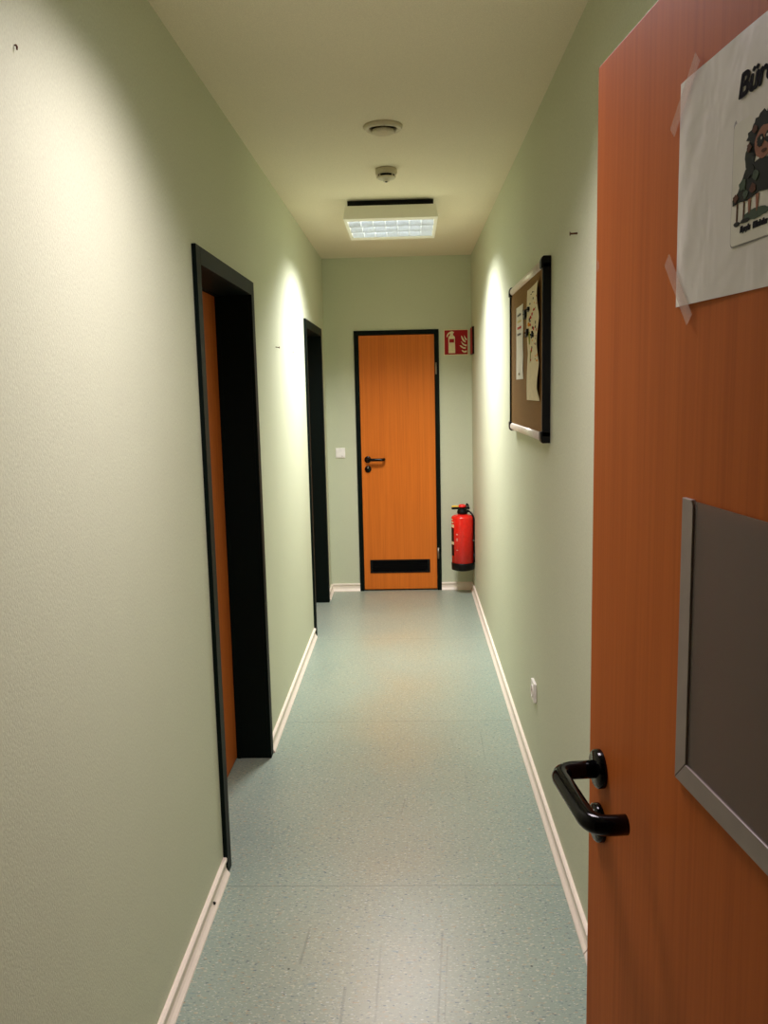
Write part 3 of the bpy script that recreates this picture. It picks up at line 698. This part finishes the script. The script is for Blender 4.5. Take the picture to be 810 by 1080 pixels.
marks = [(3.162, 1.868, .05, .010, 2), (3.215, 1.856, .045, .012, 2), (3.190, 1.850, .02, .016, 5), (3.257, 1.847, .045, .014, 2), (3.285, 1.842, .03, .012, 0), (3.305, 1.824, .05, .016, 3),
         (3.265, 1.820, .03, .010, 2), (3.270, 1.834, .06, .004, 0), (3.173, 1.801, .035, .016, 2), (3.205, 1.806, .03, .012, 0), (3.071, 1.790, .02, .012, 2), (3.115, 1.803, .02, .010, 0),
         (3.125, 1.820, .018, .012, 0), (3.080, 1.770, .015, .008, 2), (3.292, 1.772, .05, .055, 4), (3.237, 1.727, .03, .018, 2), (3.225, 1.735, .03, .010, 0), (3.250, 1.722, .03, .012, 4),
         (3.278, 1.705, .022, .045, 4), (3.262, 1.690, .02, .008, 2), (3.083, 1.741, .022, .010, 0), (3.110, 1.700, .03, .006, 3), (3.055, 1.702, .02, .010, 3), (3.077, 1.683, .04, .008, 3),
         (3.130, 1.690, .02, .006, 4), (3.180, 1.909, .025, .008, 0), (3.273, 1.898, .022, .008, 0), (3.063, 1.906, .018, .007, 2), (3.060, 1.880, .014, .006, 2), (3.085, 1.760, .014, .006, 0),
         (3.160, 1.775, .012, .006, 0), (3.140, 1.745, .012, .006, 2), (3.235, 1.775, .02, .02, 0), (3.210, 1.760, .02, .006, 3), (3.120, 1.870, .014, .006, 4), (3.145, 1.890, .014, .006, 3),
         (3.245, 1.930, .03, .004, 0), (3.205, 1.934, .04, .004, 0), (3.165, 1.930, .02, .004, 0)]
INKS = ['ink_black', 'ink_grey', 'ink_red', 'ink_orange', 'ink_olive', 'paper']; COLS = ['black', 'grey', 'red', 'orange', 'olive green', 'white']
for k, (y, z, wy, hz, mi) in enumerate(marks):
    rnd = random.Random(k); n = 9
    st = MB().prism([(y + wy / 2 * (1 + rnd.uniform(-.25, .15)) * math.cos(2 * PI * j / n), z + hz / 2 * (1 + rnd.uniform(-.25, .15)) * math.sin(2 * PI * j / n)) for j in range(n)],
             lambda u, v, tt: (at(u, v) + tt, u, v), 0.0005, -0.0003)
    tag(st.build('sticker', INKS[mi], t), COLS[mi] + ' sticker')
for (y, z, wy, hz, lab) in ((3.298, 1.880, 0.030, 0.018, 'black clip highest on the left edge of the drawing sheet'), (3.378, 1.868, 0.050, 0.034, 'largest black clip, hanging off the left edge of the drawing sheet'),
                            (3.330, 1.795, 0.046, 0.030, 'black clip lower on the left edge of the drawing sheet'), (3.190, 1.780, 0.050, 0.018, 'star shaped black clip in the middle of the drawing sheet')):
    yb = min(y, 3.345); x_s = at(yb, z)
    tt_ = thing('paper_clip', lab, 'clip', (x_s, y, z), group='black clips on the drawing sheet')
    if 'star' in lab:
        st = [(y + (0.026 if k % 2 == 0 else 0.012) * math.cos(PI * k / 5 + 0.3), z + (0.013 if k % 2 == 0 else 0.006) * math.sin(PI * k / 5 + 0.3)) for k in range(10)]
        MB().prism(st, lambda u, v, q: (x_s + q, u, v), 0.0006, -0.006).build('clip_body', 'black_plastic', tt_)
    else:
        xb0 = FX if y > 3.36 else x_s + 0.0008
        MB().prism([(y - wy / 2, z - hz / 2 + .004), (y + wy / 2, z - hz / 2), (y + wy / 2, z + hz / 2 - .004), (y - wy / 2, z + hz / 2)], lambda u, v, q: (q, u, v), xb0, x_s - 0.008).build('clip_body', 'black_plastic', tt_, bevel=0.001)
    MB().lathe([(0.0035, 0.0), (0.0035, -0.006), (0.0, -0.007)], (x_s - 0.005, y, z), 'X', 10).build('pin_head', 'black_plastic', tt_)

# ------------------------------------------------------------------ nails and screws
def nail(base, tip, r, label, group=None):
    b, tpv = Vector(base), Vector(tip); d = (tpv - b).normalized()
    t = thing('wall_nail', label, 'nail', base, group=group)
    MB().tube([b, tpv], r, 10).build('nail_shank', 'rust', t)
    MB().tube([tpv - d * r * 0.9, tpv - d * r * 0.2, tpv + d * r * 0.3], [r * 1.1, r * 2.3, r * 2.2], 14).build('nail_head', 'rust', t)
nail((XR, 2.511, 2.019), (XR - 0.021, 2.513, 2.0185), 0.0026, 'rusty nail sticking out of the right wall above the notice board')
nail((XL, 4.19, 1.809), (XL + 0.020, 4.185, 1.806), 0.0022, 'small dark nail on the left wall between the two doorways')
nail((XL, 4.764, 1.811), (XL + 0.012, 4.762, 1.809), 0.0018, 'tiny nail on the left wall just before the farther doorway')
t = thing('wall_screw', 'small dark screw high on the near left wall', 'screw', (XL, 1.49, 2.173))
MB().tube([(XL, 1.49, 2.173), (XL + 0.004, 1.489, 2.172)], 0.0012, 10).build('screw_shank', 'rust', t)
MB().tube([(XL + 0.003, 1.490, 2.174), (XL + 0.005, 1.489, 2.170), (XL + 0.005, 1.488, 2.165)], [0.0012, 0.0018, 0.0013], 10).build('screw_head', 'rust', t)
t = thing('baseboard_screw', 'black screw in the cream baseboard before the nearest door frame', 'screw', (XL + 0.012, 2.425, 0.020))
MB().lathe([(0.0045, -0.006), (0.0050, 0.001), (0.0035, 0.004), (0.0, 0.0045)], (XL + 0.012, 2.425, 0.022), 'X', 14).build('screw_head', 'black_plastic', t)
MB().box(XL + 0.0160, XL + 0.0168, 2.4215, 2.4285, 0.0213, 0.0227).build('screw_slot', 'rust', t)

# ------------------------------------------------------------------ world, camera, view
wd = bpy.data.worlds.new('World'); S.world = wd; wd.use_nodes = True
wd.node_tree.nodes['Background'].inputs['Color'].default_value = (0.5, 0.55, 0.5, 1)
wd.node_tree.nodes['Background'].inputs['Strength'].default_value = 0.02

F_PX, PITCH, YAW, ROLL, CH = 895.54, -0.14341, -0.032201, -0.022387, 1.59324
cam = bpy.data.cameras.new('camera'); cam.sensor_fit = 'VERTICAL'; cam.sensor_height = 24.0; cam.lens = F_PX / 1080 * 24.0; cam.clip_start = 0.02
co = bpy.data.objects.new('camera', cam); COL.objects.link(co)
f = Vector((math.sin(YAW) * math.cos(PITCH), math.cos(YAW) * math.cos(PITCH), math.sin(PITCH)))
r = Vector((math.cos(YAW), -math.sin(YAW), 0)); u = r.cross(f)
r2 = r * math.cos(ROLL) + u * math.sin(ROLL); u2 = -r * math.sin(ROLL) + u * math.cos(ROLL)
mw = Matrix((r2, u2, -f)).transposed().to_4x4(); mw.translation = (0, 0, CH)
co.matrix_world = mw
S.camera = co
S.view_settings.view_transform = 'Standard'; S.view_settings.look = 'None'
S.view_settings.exposure = 0.0; S.view_settings.gamma = 1.0; S.view_settings.use_curve_mapping = False
S.cycles.max_bounces = 10; S.cycles.diffuse_bounces = 6; S.cycles.use_denoising = True
S.cycles.caustics_reflective = False; S.cycles.caustics_refractive = False
for o in bpy.data.objects:
    if 'org' in o: del o['org']
